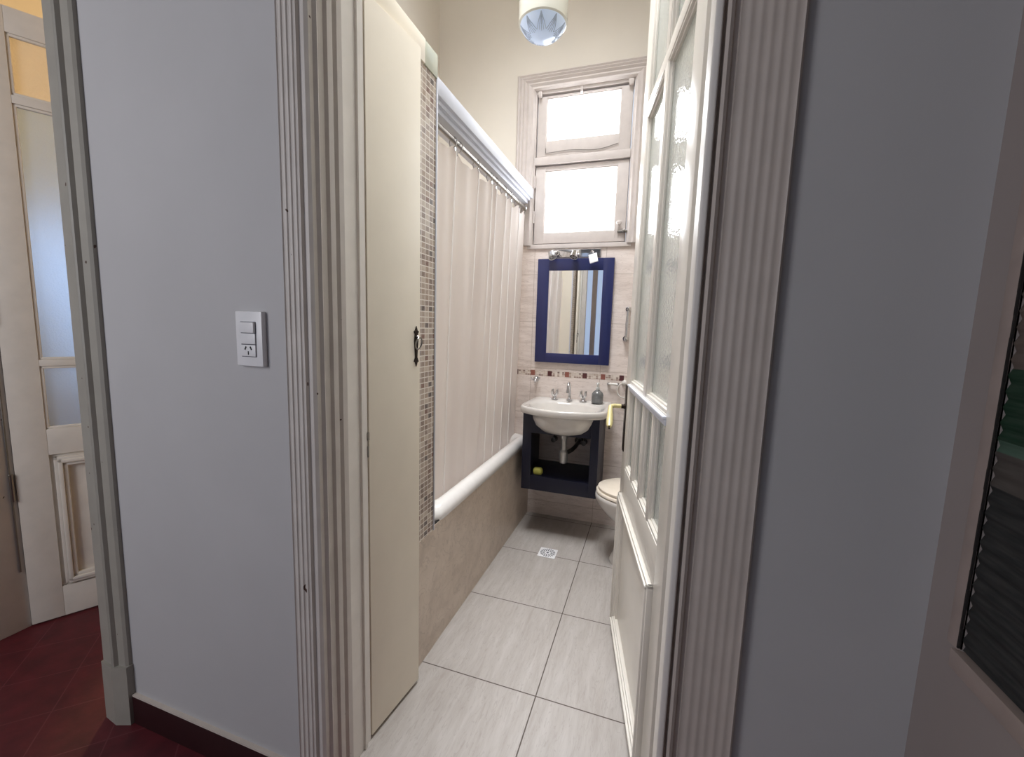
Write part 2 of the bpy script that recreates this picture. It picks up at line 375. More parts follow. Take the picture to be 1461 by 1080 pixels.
MB().box(.058, .070, .768, .868, 0, DT, .004, 3).box(.070, .16, .80, .868, 0, DT).box(.085, .16, .868, .998, 0, DT, .002).build('trim_14', M['jamb_paint_lit'], None, kind=ST, angle=40)
# ---- closet block between the door and the tub, mosaic strip, band, beam over the tub
boxes('wall_closet', M['cupboard_paint'], [(-1.50, -.771, .998, 1.408, 0, 2.217)], kind=ST, smooth=False)
boxes('wall_mosaic', M['mosaic'], [(-.772, -.767, 1.20, 1.408, .503, 2.140)], kind=ST, smooth=False)
boxes('wall_mosaic_base', M['apron_tile'], [(-.772, -.766, .998, 1.408, 0, .503)], kind=ST, smooth=False)
boxes('trim_5', M['cupboard_paint'], [(-.772, -.762, .998, 1.322, 2.143, 2.217)], kind=ST, bev=.001)
boxes('trim_6', M['green_tile'], [(-.772, -.764, 1.326, 1.410, 2.143, 2.217)], kind=ST, bev=.001)
boxes('trim_7', M['gloss_white'], [(-.772, -.763, 1.404, 1.412, .503, 2.143)], kind=ST, bev=.001)
beam = MB().box(-.93, -.80, 1.41, 2.79, 2.133, 2.192, .002).box(-.92, -.815, 1.41, 2.79, 2.118, 2.134, .001).box(-.92, -.83, 1.41, 2.79, 2.100, 2.119, .001)
beam.build('trim_8', M['gloss_white'], None, kind=ST)
boxes('wall_tub_apron', M['apron_tile'], [(-.80, -.767, 1.408, 2.782, 0, .516)], kind=ST, smooth=False)
boxes('trim_9', M['putty'], [(-.795, -.769, 1.42, 2.782, .516, .522)], kind=ST)

# ------------------------------------------------------------------ bathroom window
wn = thing('window_1', (-.497, 2.79, 1.836), kind=ST)
m = MB()
cw = [(0, .012), (.012, .026), (.022, .020), (.034, .032), (.046, .024), (.058, .036), (.072, .026), (.088, .038), (.104, .030), (.118, .034), (.130, .022)]
def rail(m, pts_outer, pts_inner):                                         # three-sided mitred architrave
    rings = []
    for (o, i) in zip(pts_outer, pts_inner):
        ring = [(o[0], 2.79, o[1])]
        for u, d in cw:
            t = u / .130; ring.append((o[0] + (i[0] - o[0]) * t, 2.79 - d, o[1] + (i[1] - o[1]) * t))
        ring.append((i[0], 2.79, i[1])); rings.append(ring)
    m.loft(rings)
rail(m, [(-.93, 1.836), (-.93, 2.895), (-.070, 2.895), (-.070, 1.836)], [(-.803, 1.836), (-.803, 2.783), (-.192, 2.783), (-.192, 1.836)])
m.build('architrave', M['window_paint'], wn, angle=20)
boxes('window_frame', M['window_paint'], [(-.83, -.795, 2.775, 2.87, 1.836, 2.80), (-.200, -.165, 2.775, 2.87, 1.836, 2.80), (-.795, -.200, 2.775, 2.87, 2.765, 2.80), (-.795, -.200, 2.768, 2.87, 2.338, 2.385), (-.83, -.165, 2.77, 2.87, 1.815, 1.842)], wn, .002)
def sash(x0, x1, z0, z1, px0, px1, pz0, pz1, lip=True):
    s = boxes('sash', M['window_paint'], [(x0, px0, 2.785, 2.83, z0, z1), (px1, x1, 2.785, 2.83, z0, z1), (px0, px1, 2.785, 2.83, z0, pz0), (px0, px1, 2.785, 2.83, pz1, z1)], wn, .0015)
    boxes('glazing_bead', M['window_paint'], [(px0 - .004, px0 + .006, 2.79, 2.806, pz0, pz1), (px1 - .006, px1 + .004, 2.79, 2.806, pz0, pz1), (px0, px1, 2.79, 2.806, pz1 - .006, pz1 + .004), (px0, px1, 2.79, 2.806, pz0 - .004, pz0 + .006)], s, .002)
    boxes('pane', M['pane_day'], [(px0 - .003, px1 + .003, 2.812, 2.818, pz0 - .003, pz1 + .003)], s, smooth=False)
    return s
su = sash(-.788, -.207, 2.392, 2.752, -.733, -.272, 2.482, 2.742)
sl = sash(-.790, -.205, 1.850, 2.330, -.727, -.270, 1.914, 2.303)
hb = MB()
for z in (1.98, 2.20): hb.lathe([(.006, 0), (.006, .075)], (-.7925, 2.778, z), 10)
hb.build('hinge', M['window_paint'], sl)
MB().lathe([(.002, -.02), (.013, -.017), (.016, -.008), (.010, 0), (.006, .014)], (-.243, 2.768, 1.955), 16, 'y').build('knob', M['window_paint'], sl)
MB().box(-.252, -.192, 2.766, 2.786, 1.898, 1.912, .004).lathe([(.003, -.02), (.009, -.018), (.009, 0)], (-.212, 2.768, 1.905), 12, 'y').build('latch', M['steel'], sl)
MB().box(-.785, -.765, 2.758, 2.79, 2.745, 2.775, .003).box(-.232, -.205, 2.758, 2.79, 2.745, 2.775, .003).box(-.52, -.507, 2.765, 2.79, 2.742, 2.776, .002).build('hopper_stay', M['window_paint'], su)
# slack cord along the bottom of the hopper sash
MB().tube([(-.730, 2.782, 2.44), (-.730, 2.78, 2.412)] + [(-.72 + .44 * t, 2.779, 2.410 + .016 * math.sin(t * 7) * t + .006 * t) for t in [i / 16 for i in range(17)]], .0022, 6).build('cord', M['steel'], su)

# made-up glowing window in the far corridor wall, brightening the mirror's reflection
w2 = thing('added_glow_window', (-.95, -1.6, .1), kind=ST)
boxes('window_frame', M['window_paint'], [(-1.50, -1.42, -1.6, -1.55, 0, 2.6), (-.48, -.40, -1.6, -1.55, 0, 2.6), (-1.42, -.48, -1.6, -1.55, 2.5, 2.6), (-1.42, -.48, -1.6, -1.55, 0, .25), (-.99, -.91, -1.6, -1.55, .25, 2.5)], w2, .004)
boxes('pane', M['glow_pane'], [(-1.43, -.47, -1.59, -1.58, .24, 2.51)], w2, smooth=False)

# ------------------------------------------------------------------ bathroom door leaf (open into the room)
ang = math.atan2(1.03 - 1.797, .0625 + .085)
d1 = thing('door_1', (-.085, 1.797, 0), rz=ang, kind=ST); LOCAL.add(d1.name)
TH = .038
S0, S1 = -.040, .775
DZ = 2.72
DP = M['door_paint']
boxes('stile', DP, [(S0, .058, 0, TH, .012, DZ)], d1, .0015)
boxes('stile', DP, [(.688, S1, 0, TH, .012, DZ)], d1, .0015)
for z0, z1 in ((.012, .045), (.622, .742), (1.078, 1.092), (2.088, 2.128), (2.60, DZ)):
    boxes('rail', DP, [(.058, .688, 0, TH, z0, z1)], d1, .0015)
boxes('mullion', DP, [(.352, .394, 0, TH, 1.092, 2.088)], d1, .001)
boxes('mullion', DP, [(.352, .394, 0, TH, 2.128, 2.60)], d1, .001)
lowx = [(.058, .205), (.225, .362), (.384, .520), (.542, .688)]
for a, b in zip(lowx[:-1], lowx[1:]): boxes('mullion', DP, [(a[1], b[0], 0, TH, .742, 1.078)], d1, .001)
def pane_set(x0, x1, z0, z1):
    g = boxes('pane', M['bubble_glass'], [(x0 - .004, x1 + .004, .018, .023, z0 - .004, z1 + .004)], d1, smooth=False)
    m = MB(); w = .013                                                      # stepped bead around the glass, on the near face
    for k, (o, y0) in enumerate(((0, .002), (.006, .010))):
        m.box(x0 + o, x0 + o + .008, y0, .018, z0, z1, .0015); m.box(x1 - o - .008, x1 - o, y0, .018, z0, z1, .0015)
        m.box(x0, x1, y0, .018, z1 - o - .008, z1 - o, .0015); m.box(x0, x1, y0, .018, z0 + o, z0 + o + .010, .0015)
    m.build('glazing_bead', DP, g)
for x0, x1 in ((.058, .352), (.394, .688)):
    pane_set(x0, x1, 1.092, 2.088); pane_set(x0, x1, 2.128, 2.60)
for x0, x1 in lowx: pane_set(x0, x1, .742, 1.078)
m = MB()                                                                    # ledge mouldings that catch the light
for z, x0, x1 in ((1.080, .055, .692),):
    m.box(x0, x1, -.010, .004, z, z + .008, .003).box(x0, x1, -.006, .004, z - .009, z, .002).box(x0, x1, -.003, .004, z - .016, z - .009, .001)
m.build('ledge_moulding', M['gloss_white'], d1)
pn = boxes('panel', DP, [(.030, .690, .010, .030, .045, .622)], d1, .001)
m = MB()
px0, px1, pz0, pz1 = -.004, .672, .032, .618
for o, yy in ((0, -.012), (.010, -.017), (.022, -.010), (.032, -.004)):
    w = .011
    m.box(px0 + o, px0 + o + w, yy, .012, pz0 + o, pz1 - o, .003); m.box(px1 - o - w, px1 - o, yy, .012, pz0 + o, pz1 - o, .003)
    m.box(px0 + o, px1 - o, yy, .012, pz1 - o - w, pz1 - o, .003); m.box(px0 + o, px1 - o, yy, .012, pz0 + o, pz0 + o + w, .003)
m.build('panel_moulding', DP, d1)
boxes('lock_plate', M['dark_metal'], [(-.034, .004, -.004, .001, .795, 1.075)], d1, .0015)
hd = MB().lathe([(.012, 0), (.012, -.006), (.009, -.010), (.009, -.020)], (-.012, 0, .985), 14, 'y').build('door_handle', M['dark_metal'], d1)
MB().tube([(-.012, -.016, .985), (-.012, -.048, .986), (.000, -.064, .983), (.028, -.068, .972), (.060, -.071, .954), (.095, -.075, .932), (.112, -.077, .922)], [.0085, .009, .0095, .0100, .0125, .0135, .009], 12).build('lever_grip', M['brass'], hd, label='pale brass grip')
MB().tube([(.110, -.077, .923), (.118, -.078, .917)], .004, 8).build('lever_tip', M['dark_metal'], hd)

# ------------------------------------------------------------------ narrow closet door by the left jamb
c0, c1 = Vector((-.755, 1.003, 0)), Vector((-.731, 1.242, 0))
d3 = thing('door_3', c0, rz=math.atan2(c1.y - c0.y, c1.x - c0.x), kind=ST); LOCAL.add(d3.name)
LW = (c1 - c0).length
boxes('leaf', M['cupboard_paint'], [(0, LW, 0, .018, .012, 2.140)], d3, .0015)
m = MB()
ox, oz = LW - .022, 1.228
m.prism([(ox - .006, oz - .052), (ox, oz - .066), (ox + .006, oz - .052), (ox + .012, oz - .050), (ox + .005, oz - .036), (ox + .007, oz - .010), (ox + .010, oz + .018), (ox + .007, oz + .040), (ox + .013, oz + .048), (ox + .006, oz + .052), (ox, oz + .066), (ox - .006, oz + .052), (ox - .013, oz + .048), (ox - .007, oz + .040), (ox - .010, oz + .018), (ox - .007, oz - .010), (ox - .005, oz - .036), (ox - .012, oz - .050)], 'y', -.003, .001)
es = m.build('escutcheon', M['dark_metal'], d3)
MB().tube([(ox + .016 * math.sin(a), -.012 - .004 * math.cos(a), oz + .010 + .019 * math.cos(a)) for a in [2 * PI * i / 20 for i in range(20)]], .0024, 8, True).lathe([(.004, 0), (.006, -.008), (.003, -.014)], (ox, 0, oz + .030), 10, 'y').build('ring_pull', M['steel'], es)
MB().box(-.007, .000, -.002, .004, .965, .988, .001).box(-.006, -.002, -.002, .004, .915, .948, .001).build('strike_plate', M['steel'], d3)

# ------------------------------------------------------------------ glazed leaf of the side-room door
dv = Vector((.5, .9, 0)).normalized()
d2_ = thing('door_2', (-2.374, .930, 0), rz=math.atan2(dv.y, dv.x), kind=ST); LOCAL.add(d2_.name)
LP = M['leaf_paint']; TL = .04
boxes('stile', LP, [(0, .096, 0, TL, .008, 2.41)], d2_, .002)
boxes('stile', LP, [(.36, .45, 0, TL, .008, 2.41)], d2_, .002)
for z0, z1 in ((.008, .14), (.72, .828), (1.087, 1.113), (2.075, 2.105), (2.32, 2.41)): boxes('rail', LP, [(.096, .36, 0, TL, z0, z1)], d2_, .002)
for z0, z1, mt in ((.828, 1.087, 'frosted'), (1.113, 2.075, 'frosted'), (2.105, 2.32, 'frosted_warm')):
    g = boxes('pane', M[mt], [(.094, .362, .018, .023, z0 - .002, z1 + .002)], d2_, smooth=False)
    boxes('glazing_bead', LP, [(.096, .106, .004, .018, z0, z1), (.35, .36, .004, .018, z0, z1), (.096, .36, .004, .018, z0, z0 + .010), (.096, .36, .004, .018, z1 - .010, z1)], g, .003)
boxes('panel', LP, [(.096, .36, .012, .030, .14, .72)], d2_, .002)
m = MB()
for o, yy in ((0, -.008), (.012, -.014), (.026, -.006)):
    for b in ((.108 + o, .122 + o, yy, .013, .150 + o, .708 - o), (.335 - o, .349 - o, yy, .013, .150 + o, .708 - o), (.108 + o, .349 - o, yy, .013, .694 - o, .708 - o), (.108 + o, .349 - o, yy, .013, .150 + o, .164 + o)): m.box(*b, bev=.004)
m.build('panel_moulding', LP, d2_)
m = MB()
for z in (.55, 1.25, 2.05): m.lathe([(.007, 0), (.007, .11)], (-.010, -.004, z), 10)
m.tube([(-.014, .0, .25), (-.014, 0, 2.3)], .003, 8)
m.build('hinge', M['steel'], d2_)

# ------------------------------------------------------------------ bathtub
tb = thing('bathtub', (-1.13, 2.1, .02), 'white enamel bathtub behind the tiled apron, its rolled rim showing below the curtain', 'bathtub')
def rrect(x0, x1, y0, y1, r, z, n=8):
    out = []
    for cx, cy, a0 in ((x1 - r, y1 - r, 0), (x0 + r, y1 - r, PI / 2), (x0 + r, y0 + r, PI), (x1 - r, y0 + r, 1.5 * PI)):
        for k in range(n + 1):
            a = a0 + PI / 2 * k / n; out.append((cx + r * math.cos(a), cy + r * math.sin(a), z))
    return out
tx0, tx1, ty0, ty1 = -1.495, -.762, 1.412, 2.778
rings = [rrect(tx0 + .12, tx1 - .15, ty0 + .16, ty1 - .16, .16, .06)]
for i, z in ((.05, .08), (.02, .2), (0, .45)): rings.append(rrect(tx0 + .07 + i, tx1 - .10 - i, ty0 + .09 + i, ty1 - .09 - i, .13, z))
rings.append(rrect(tx0 + .05, tx1 - .086, ty0 + .07, ty1 - .07, .12, .53))
cxr, r_ = .0, .0
for a in [i * PI / 8 for i in range(0, 10)]:                                  # rolled lip, from the inside over the top and down
    rr = .040
    o = .043 - rr * math.cos(a) * -1
    off = .043 + rr * math.cos(a)
    rings.append(rrect(tx0 + max(off - .0, .003), tx1 - off + .003, ty0 + max(off, .003), ty1 - max(off, .003), .10 - .03 * (1 - off / .083), .530 + .042 * math.sin(a)))
MB().loft(rings, True, False).build('tub_shell', M['enamel'], tb, angle=60)

# ------------------------------------------------------------------ shower curtain, rod
rd = thing('curtain_rod', (-.845, 2.1, 2.068), 'grey metal shower curtain rod under the white beam', 'curtain rod')
MB().tube([(-.845, 1.412, 2.068), (-.845, 2.78, 2.068)], .0105, 16).build('rod', M['steel'], rd)
MB().lathe([(.022, 0), (.022, .008), (.012, .014)], (-.845, 1.410, 2.068), 18, 'y').build('rod_flange', M['chrome'], rd)
MB().lathe([(.012, -.014), (.022, -.008), (.022, 0)], (-.845, 2.780, 2.068), 18, 'y').build('rod_flange', M['chrome'], rd)
sh = thing('shower_curtain', (-.845, 2.1, .45), 'long off-white shower curtain drawn along the tub in loose pleats', 'shower curtain')
EDGE = [1.435, 1.72, 1.965, 2.14, 2.22, 2.35, 2.46, 2.60, 2.740]               # free edges of the pleats
def prof(y, z):
    h = max(0.0, min(1.0, (z - .46) / 1.58)); a = .030 + .006 * (1 - h); v = 0
    yy = y + .010 * (1 - h) * math.sin(y * 7.0)
    for e0, e1 in zip(EDGE[:-1], EDGE[1:]):
        if e0 <= yy <= e1:
            w = .014; L = e1 - e0
            t = (yy - e0) / (L - w)
            if t <= 1: v = -a * .5 + a * (t ** 1.15) + .004 * math.sin(PI * t)
            else: u = (yy - (e1 - w)) / w; v = a * .5 - a * (u * u * (3 - 2 * u))
            break
    return v + .003 * math.sin(y * 23 + z * 2.2) + .002 * math.sin(y * 61 + z * 1.3)
cr = []
for e0, e1 in zip(EDGE[:-1], EDGE[1:]): cr += [e0 + .03, e1 - .024] if e1 - e0 > .2 else [e1 - .024]
NY, NZ = 420, 40
t = bmesh.new(); g = []
for j in range(NZ + 1):
    row = []
    for i in range(NY + 1):
        y = 1.436 + (2.738 - 1.436) * i / NY; h = j / NZ
        top = 2.045
        # the top edge sags between the rings
        dsag = min(abs(y - c) for c in cr)
        top -= .030 * min(1, dsag / .05) ** 1.3
        z = .46 + (top - .46) * h
        yy = y
        row.append(t.verts.new((-.850 + prof(y, z) + .012 * (1 - h) * math.sin(y * 5 + 1) - .045 * (1 - h), yy, z)))
    g.append(row)
for j in range(NZ):
    for i in range(NY): t.faces.new((g[j][i], g[j][i + 1], g[j + 1][i + 1], g[j + 1][i]))
bmesh.ops.solidify(t, geom=t.faces[:], thickness=.0016)
MB().merge(t).build('cloth', M['curtain'], sh, angle=60)
for e1 in EDGE[1:-1]:  # thin white ribs added as highlight lines along the folds
    MB().tube([(-.8475 + prof(e1 - .0145, z) + .012 * (1 - (z - .46) / 1.58) * math.sin(e1 * 5 + 1) - .045 * (1 - (z - .46) / 1.58), e1 - .0145, z) for z in [.47 + 1.555 * i / 24 for i in range(25)]], .0032, 6).build('pleat_sheen', M['fold_sheen'], sh, label='white rib standing in for the sheen on a pleat edge')
for c in cr:
    if True:
        MB().tube([(-.845 + .017 * math.cos(q), c + .004 * math.sin(q), 2.058 + .024 * math.sin(q)) for q in [2 * PI * i / 18 for i in range(18)]], .0022, 6, True).build('curtain_ring', M['chrome'], sh)
        MB().tube([(-.850 + prof(c, 2.03) + .004 + .0 * q, c + .006 * math.cos(q), 2.030 + .006 * math.sin(q)) for q in [2 * PI * i / 12 for i in range(12)]], .0018, 6, True).build('eyelet', M['chrome'], sh)

# ------------------------------------------------------------------ washbasin
bs = thing('washbasin', (-.478, 2.55, .66), 'white ceramic washbasin with a bowed front set on the navy cabinet', 'washbasin')
NB = 120
bx0, bx1, by1, bfy, bcy = -.737, -.218, 2.780, 2.305, 2.395
bcx = (bx0 + bx1) / 2; bc = Vector((bcx, 2.56, 0))
outl = []
poly = [(bx1, by1), (bx0 + .01, by1)]
poly += [(bx0 - .002, 2.46), (bx0 + .012, bcy)]
for k in range(1, 12):
    u = k / 12; x = bx0 + .012 + (bx1 - bx0 - .024) * u; poly.append((x, bcy - (bcy - bfy) * math.sin(PI * u) ** .75))
poly += [(bx1 - .012, bcy), (bx1 + .002, 2.46)]
def ray_poly(a):
    d = Vector((math.cos(a), math.sin(a))); best = 9
    for (x0, y0), (x1, y1) in zip(poly, poly[1:] + poly[:1]):
        ex, ey = x1 - x0, y1 - y0; den = d.x * ey - d.y * ex
        if abs(den) < 1e-9: continue
        qx, qy = x0 - bc.x, y0 - bc.y; tt = (qx * ey - qy * ex) / den; u = (qx * d.y - qy * d.x) / den
        if tt > 0 and -1e-6 <= u <= 1 + 1e-6: best = min(best, tt)
    return best
RP = [ray_poly(2 * PI * k / NB) for k in range(NB)]
RP = [(RP[k - 1] + 4 * RP[k] + RP[(k + 1) % NB]) / 6 for k in range(NB)]
def oring(sc_, z): return [(bc.x + RP[k] * sc_ * math.cos(2 * PI * k / NB), bc.y + RP[k] * sc_ * math.sin(2 * PI * k / NB), z) for k in range(NB)]
def ering(cx, cy, rx, ry, z, n=NB): return [(cx + rx * math.cos(2 * PI * k / n), cy + ry * math.sin(2 * PI * k / n), z) for k in range(n)]
rings = [ering(bcx, 2.53, .03, .03, .664), ering(bcx, 2.52, .09, .09, .669), ering(bcx, 2.51, .145, .135, .688), ering(bcx, 2.51, .180, .160, .718), ering(bcx, 2.51, .197, .172, .755), ering(bcx, 2.51, .207, .178, .786),
         oring(.93, .792), oring(.985, .796), oring(1.0, .803), oring(1.0, .826), oring(.99, .834), oring(.96, .837), oring(.91, .834)]
icx, icy = bcx, 2.515
for rx, ry, z in ((.218, .160, .830), (.208, .152, .818), (.190, .138, .785), (.150, .110, .735), (.09, .07, .705), (.025, .025, .698)): rings.append(ering(icx, icy, rx, ry, z))
MB().loft(rings).build('basin_bowl', M['ceramic'], bs, angle=70)
MB().lathe([(.020, 0), (.020, .004), (.012, .005)], (icx, icy, .698), 18).build('basin_drain', M['chrome'], bs)
# faucet: spout and two handles on the deck
fz = .836
fc = thing('faucet', (bcx - .02, 2.72, fz), 'chrome three-hole faucet with a gooseneck spout between two handles on the washbasin', 'faucet')
def faucet():
    x = -.492
    MB().lathe([(.020, 0), (.020, .006), (.011, .012), (.010, .03)], (x, 2.72, fz), 18).tube([(x, 2.72, fz + .01), (x, 2.72, fz + .085)] + [(x, 2.72 - .032 + .032 * math.cos(a), fz + .085 + .032 * math.sin(a)) for a in [PI * i / 10 for i in range(1, 11)]] + [(x, 2.656, fz + .070)], .0085, 12).lathe([(.011, 0), (.011, .016)], (x, 2.656, fz + .056), 14).build('spout', M['chrome'], fc)
    for hx in (-.590, -.402):
        m = MB().lathe([(.024, 0), (.024, .006), (.015, .012), (.012, .022)], (hx, 2.72, fz), 18)
        for k in range(4):
            a = PI / 4 + k * PI / 2; m.tube([(hx + .006 * math.cos(a), 2.72 + .006 * math.sin(a), fz + .020), (hx + .019 * math.cos(a), 2.72 + .019 * math.sin(a), fz + .040), (hx + .021 * math.cos(a), 2.72 + .021 * math.sin(a), fz + .066)], [.008, .009, .006], 10)
        m.build('tap_handle', M['chrome'], fc)
faucet()
sd = thing('soap_dispenser', (-.309, 2.70, fz), 'round grey ribbed soap bottle with a pale pump on the corner of the washbasin', 'soap dispenser')
pr = [(.030, 0), (.037, .004)]
for k in range(8): pr += [(.0375, .006 + k * .0062), (.0355, .0092 + k * .0062)]
pr += [(.036, .058), (.030, .070), (.018, .080), (.012, .084), (.012, .090)]
MB().lathe(pr, (-.309, 2.70, fz), 28).build('bottle', M['grey_glass'], sd, angle=60)
MB().lathe([(.013, .088), (.013, .100), (.006, .102), (.005, .122), (.010, .123), (.010, .130), (.004, .132)], (-.309, 2.70, fz), 16).tube([(-.309, 2.70, fz + .127), (-.309, 2.672, fz + .127), (-.309, 2.664, fz + .121)], .004, 8).build('pump', M['clear_plastic'], sd)

# ------------------------------------------------------------------ vanity cabinet
vc = thing('vanity_cabinet', (-.485, 2.60, .311), 'open navy blue vanity cabinet with a low shelf under the washbasin', 'cabinet')
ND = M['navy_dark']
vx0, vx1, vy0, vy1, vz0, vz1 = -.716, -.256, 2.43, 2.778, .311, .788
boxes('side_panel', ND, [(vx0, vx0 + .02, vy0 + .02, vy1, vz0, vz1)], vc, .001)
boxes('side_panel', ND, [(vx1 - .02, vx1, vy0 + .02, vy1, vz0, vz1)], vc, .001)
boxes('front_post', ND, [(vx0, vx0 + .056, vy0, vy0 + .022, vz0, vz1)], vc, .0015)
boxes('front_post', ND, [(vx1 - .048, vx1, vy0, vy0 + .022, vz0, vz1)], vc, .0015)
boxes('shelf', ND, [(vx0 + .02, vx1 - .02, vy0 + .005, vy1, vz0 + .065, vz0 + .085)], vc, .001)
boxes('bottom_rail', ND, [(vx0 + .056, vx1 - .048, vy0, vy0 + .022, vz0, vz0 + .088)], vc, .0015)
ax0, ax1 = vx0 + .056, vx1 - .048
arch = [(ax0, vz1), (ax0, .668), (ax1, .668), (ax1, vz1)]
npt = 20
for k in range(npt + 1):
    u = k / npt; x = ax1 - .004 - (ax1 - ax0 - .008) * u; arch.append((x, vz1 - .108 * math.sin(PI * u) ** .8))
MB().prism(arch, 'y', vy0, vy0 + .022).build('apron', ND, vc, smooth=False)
tp = thing('sink_trap', (bcx, 2.56, .46), 'chrome bottle trap hanging under the washbasin inside the cabinet', 'sink trap')
MB().lathe([(.016, 0), (.016, .13)], (bcx, 2.53, .545), 16).lathe([(.024, 0), (.024, .022)], (bcx, 2.53, .632), 18).build('tailpiece', M['trap_chrome'], tp)
MB().lathe([(.012, 0), (.024, .006), (.027, .016), (.027, .075), (.021, .082), (.017, .088)], (bcx, 2.53, .470), 20).build('trap_cup', M['trap_chrome'], tp)
MB().tube([(bcx + .02, 2.535, .540), (bcx + .045, 2.56, .552), (bcx + .058, 2.60, .562), (bcx + .058, 2.66, .560), (bcx + .055, 2.778, .560)], .013, 12).lathe([(.028, -.006), (.020, -.010), (.028, 0)], (bcx + .055, 2.778, .560), 16, 'y').build('waste_arm', M['dark_chrome'], tp)
v1 = None
for x, lab in ((-.585, 'small chrome shut-off valve on the wall left of the sink trap, inside the cabinet'), (-.384, 'small chrome shut-off valve with a riser pipe right of the sink trap, inside the cabinet')):
    if v1 is None:
        v1 = thing('shutoff_valve', (x, 2.78, .555), lab, 'valve', 'shut-off valves under the washbasin')
        MB().lathe([(.018, 0), (.018, -.004), (.009, -.006), (.009, -.040)], (x, 2.780, .555), 14, 'y').box(x - .010, x + .010, 2.728, 2.748, .545, .575, .003).build('valve_body', M['dark_chrome'], v1)
        MB().lathe([(.006, -.030), (.017, -.028), (.017, -.016), (.006, -.012)], (x, 2.742, .560), 12, 'y').build('valve_knob', M['dark_chrome'], v1)
        MB().tube([(x, 2.738, .570), (x, 2.738, .64), (x + .004, 2.728, .69), (x + .008, 2.715, .745)], .005, 8).build('riser_pipe', M['dark_chrome'], v1)
    else:
        c = copy_tree(v1); c.location.x = x; c['label'] = lab
sp = thing('soap_bar', (-.622, 2.487, .397), 'yellow-green soap cake lying at the front left of the cabinet shelf', 'soap')
rg = []
for z, s in ((0, .82), (.006, .97), (.018, 1.0), (.030, .95), (.038, .72), (.040, .4)):
    rg.append([(-.625 + .030 * s * math.copysign(abs(math.cos(a)) ** .6, math.cos(a)), 2.484 + .024 * s * math.copysign(abs(math.sin(a)) ** .6, math.sin(a)), .397 + z) for a in [2 * PI * k / 28 for k in range(28)]])
MB().loft(rg).build('soap_cake', M['soap_yellow'], sp, angle=60)

# ------------------------------------------------------------------ mirror and the spot bar over it
mr = thing('wall_mirror', (-.506, 2.782, 1.071), 'mirror in a wide navy blue frame on the tiled wall above the washbasin', 'mirror')
def q(x, y=2.757): return x * y / 2.79
f0, f1, fz0, fz1 = -.747, -.256, 1.0735, 1.7475
g0, g1, gz0, gz1 = -.672, -.322, 1.136, 1.672
rings = []
m = MB()
m.box(f0, g0 + .001, 2.757, 2.781, fz0, fz1, .003).box(g1 - .001, f1, 2.757, 2.781, fz0, fz1, .003).box(g0, g1, 2.757, 2.781, fz0, gz0, .003).box(g0, g1, 2.757, 2.781, gz1, fz1, .003)
m.build('frame', M['navy'], mr)
boxes('mirror_glass', M['mirror'], [(g0 - .002, g1 + .002, 2.764, 2.770, gz0 - .002, gz1 + .002)], mr, smooth=False)
lb = thing('mirror_light', (-.50, 2.781, 1.778), 'chrome three-spot light bar fixed between the mirror and the window', 'light')
MB().box(-.655, -.345, 2.770, 2.781, 1.757, 1.806, .003).build('bar', M['chrome'], lb)
def spot(x, tilt, white):
    a = MB().tube([(x, 2.770, 1.782), (x, 2.745, 1.786), (x + tilt * .02, 2.730, 1.780)], .006, 10).lathe([(.014, 0), (.014, -.01)], (x, 2.770, 1.782), 14, 'y').build('spot_arm', M['chrome'], lb)
    mt = Matrix.Translation((x + tilt * .028, 2.715, 1.765)) @ Matrix.Rotation(tilt * .5, 4, 'Y') @ Matrix.Rotation(-.5, 4, 'X')
    if white:
        mt = Matrix.Translation((x + .016, 2.712, 1.738)) @ Matrix.Rotation(-.28, 4, 'Y') @ Matrix.Rotation(-.35, 4, 'X')
        MB().box(-.026, .026, -.004, .004, -.030, .030, .002, mat=mt).build('spot_shade', M['plastic'], a, label='square white shade')
    else:
        m = MB().lathe([(.012, .022), (.020, .015), (.023, -.005), (.026, -.022), (.022, -.022), (.018, -.005)], (0, 0, 0), 20, mat=mt); m.build('spot_shade', M['chrome'], a)
spot(-.622, -.9, False); spot(-.508, .2, False); spot(-.398, .5, True)

# ------------------------------------------------------------------ wall fittings
hk = thing('towel_hook', (-.735, 2.781, .952), 'small chrome double robe hook on the tile left of the faucet', 'hook')
MB().lathe([(.020, 0), (.020, -.006), (.010, -.010), (.008, -.026)], (-.735, 2.781, .955), 16, 'y').build('hook_base', M['chrome'], hk)
MB().tube([(-.768, 2.748, .968), (-.756, 2.752, .952), (-.735, 2.755, .948), (-.714, 2.752, .952), (-.703, 2.748, .968)], [.006, .005, .006, .005, .006], 10).tube([(-.735, 2.755, .950), (-.735, 2.742, .936), (-.735, 2.732, .944)], .005, 10).build('hook_arms', M['chrome'], hk)
gb = thing('grab_bar', (-.165, 2.781, 1.33), 'short upright chrome grab bar on the tile between the mirror and the door', 'grab bar')
MB().tube([(-.160, 2.745, 1.262), (-.158, 2.742, 1.34), (-.156, 2.745, 1.418)], [.008, .0095, .008], 12).build('bar', M['chrome'], gb)
for z, x in ((1.248, -.163), (1.432, -.156)): MB().lathe([(.017, 0), (.017, -.008), (.011, -.014), (.010, -.044), (.004, -.050)], (x, 2.781, z), 16, 'y').build('bar_mount', M['chrome'], gb)
sr = thing('towel_rail', (-.222, 2.781, .955), 'short white towel rail stub on the tile left of the towel ring', 'towel rail')
MB().tube([(-.252, 2.760, .957), (-.192, 2.760, .955)], .008, 12).build('rail', M['ceramic'], sr)
for x in (-.250, -.194): MB().lathe([(.011, 0), (.011, -.004), (.007, -.022)], (x, 2.781, .956), 12, 'y').build('rail_mount', M['steel'], sr)
tr = thing('towel_ring', (-.150, 2.781, .965), 'white towel ring on the tile just above the door lever', 'towel ring')
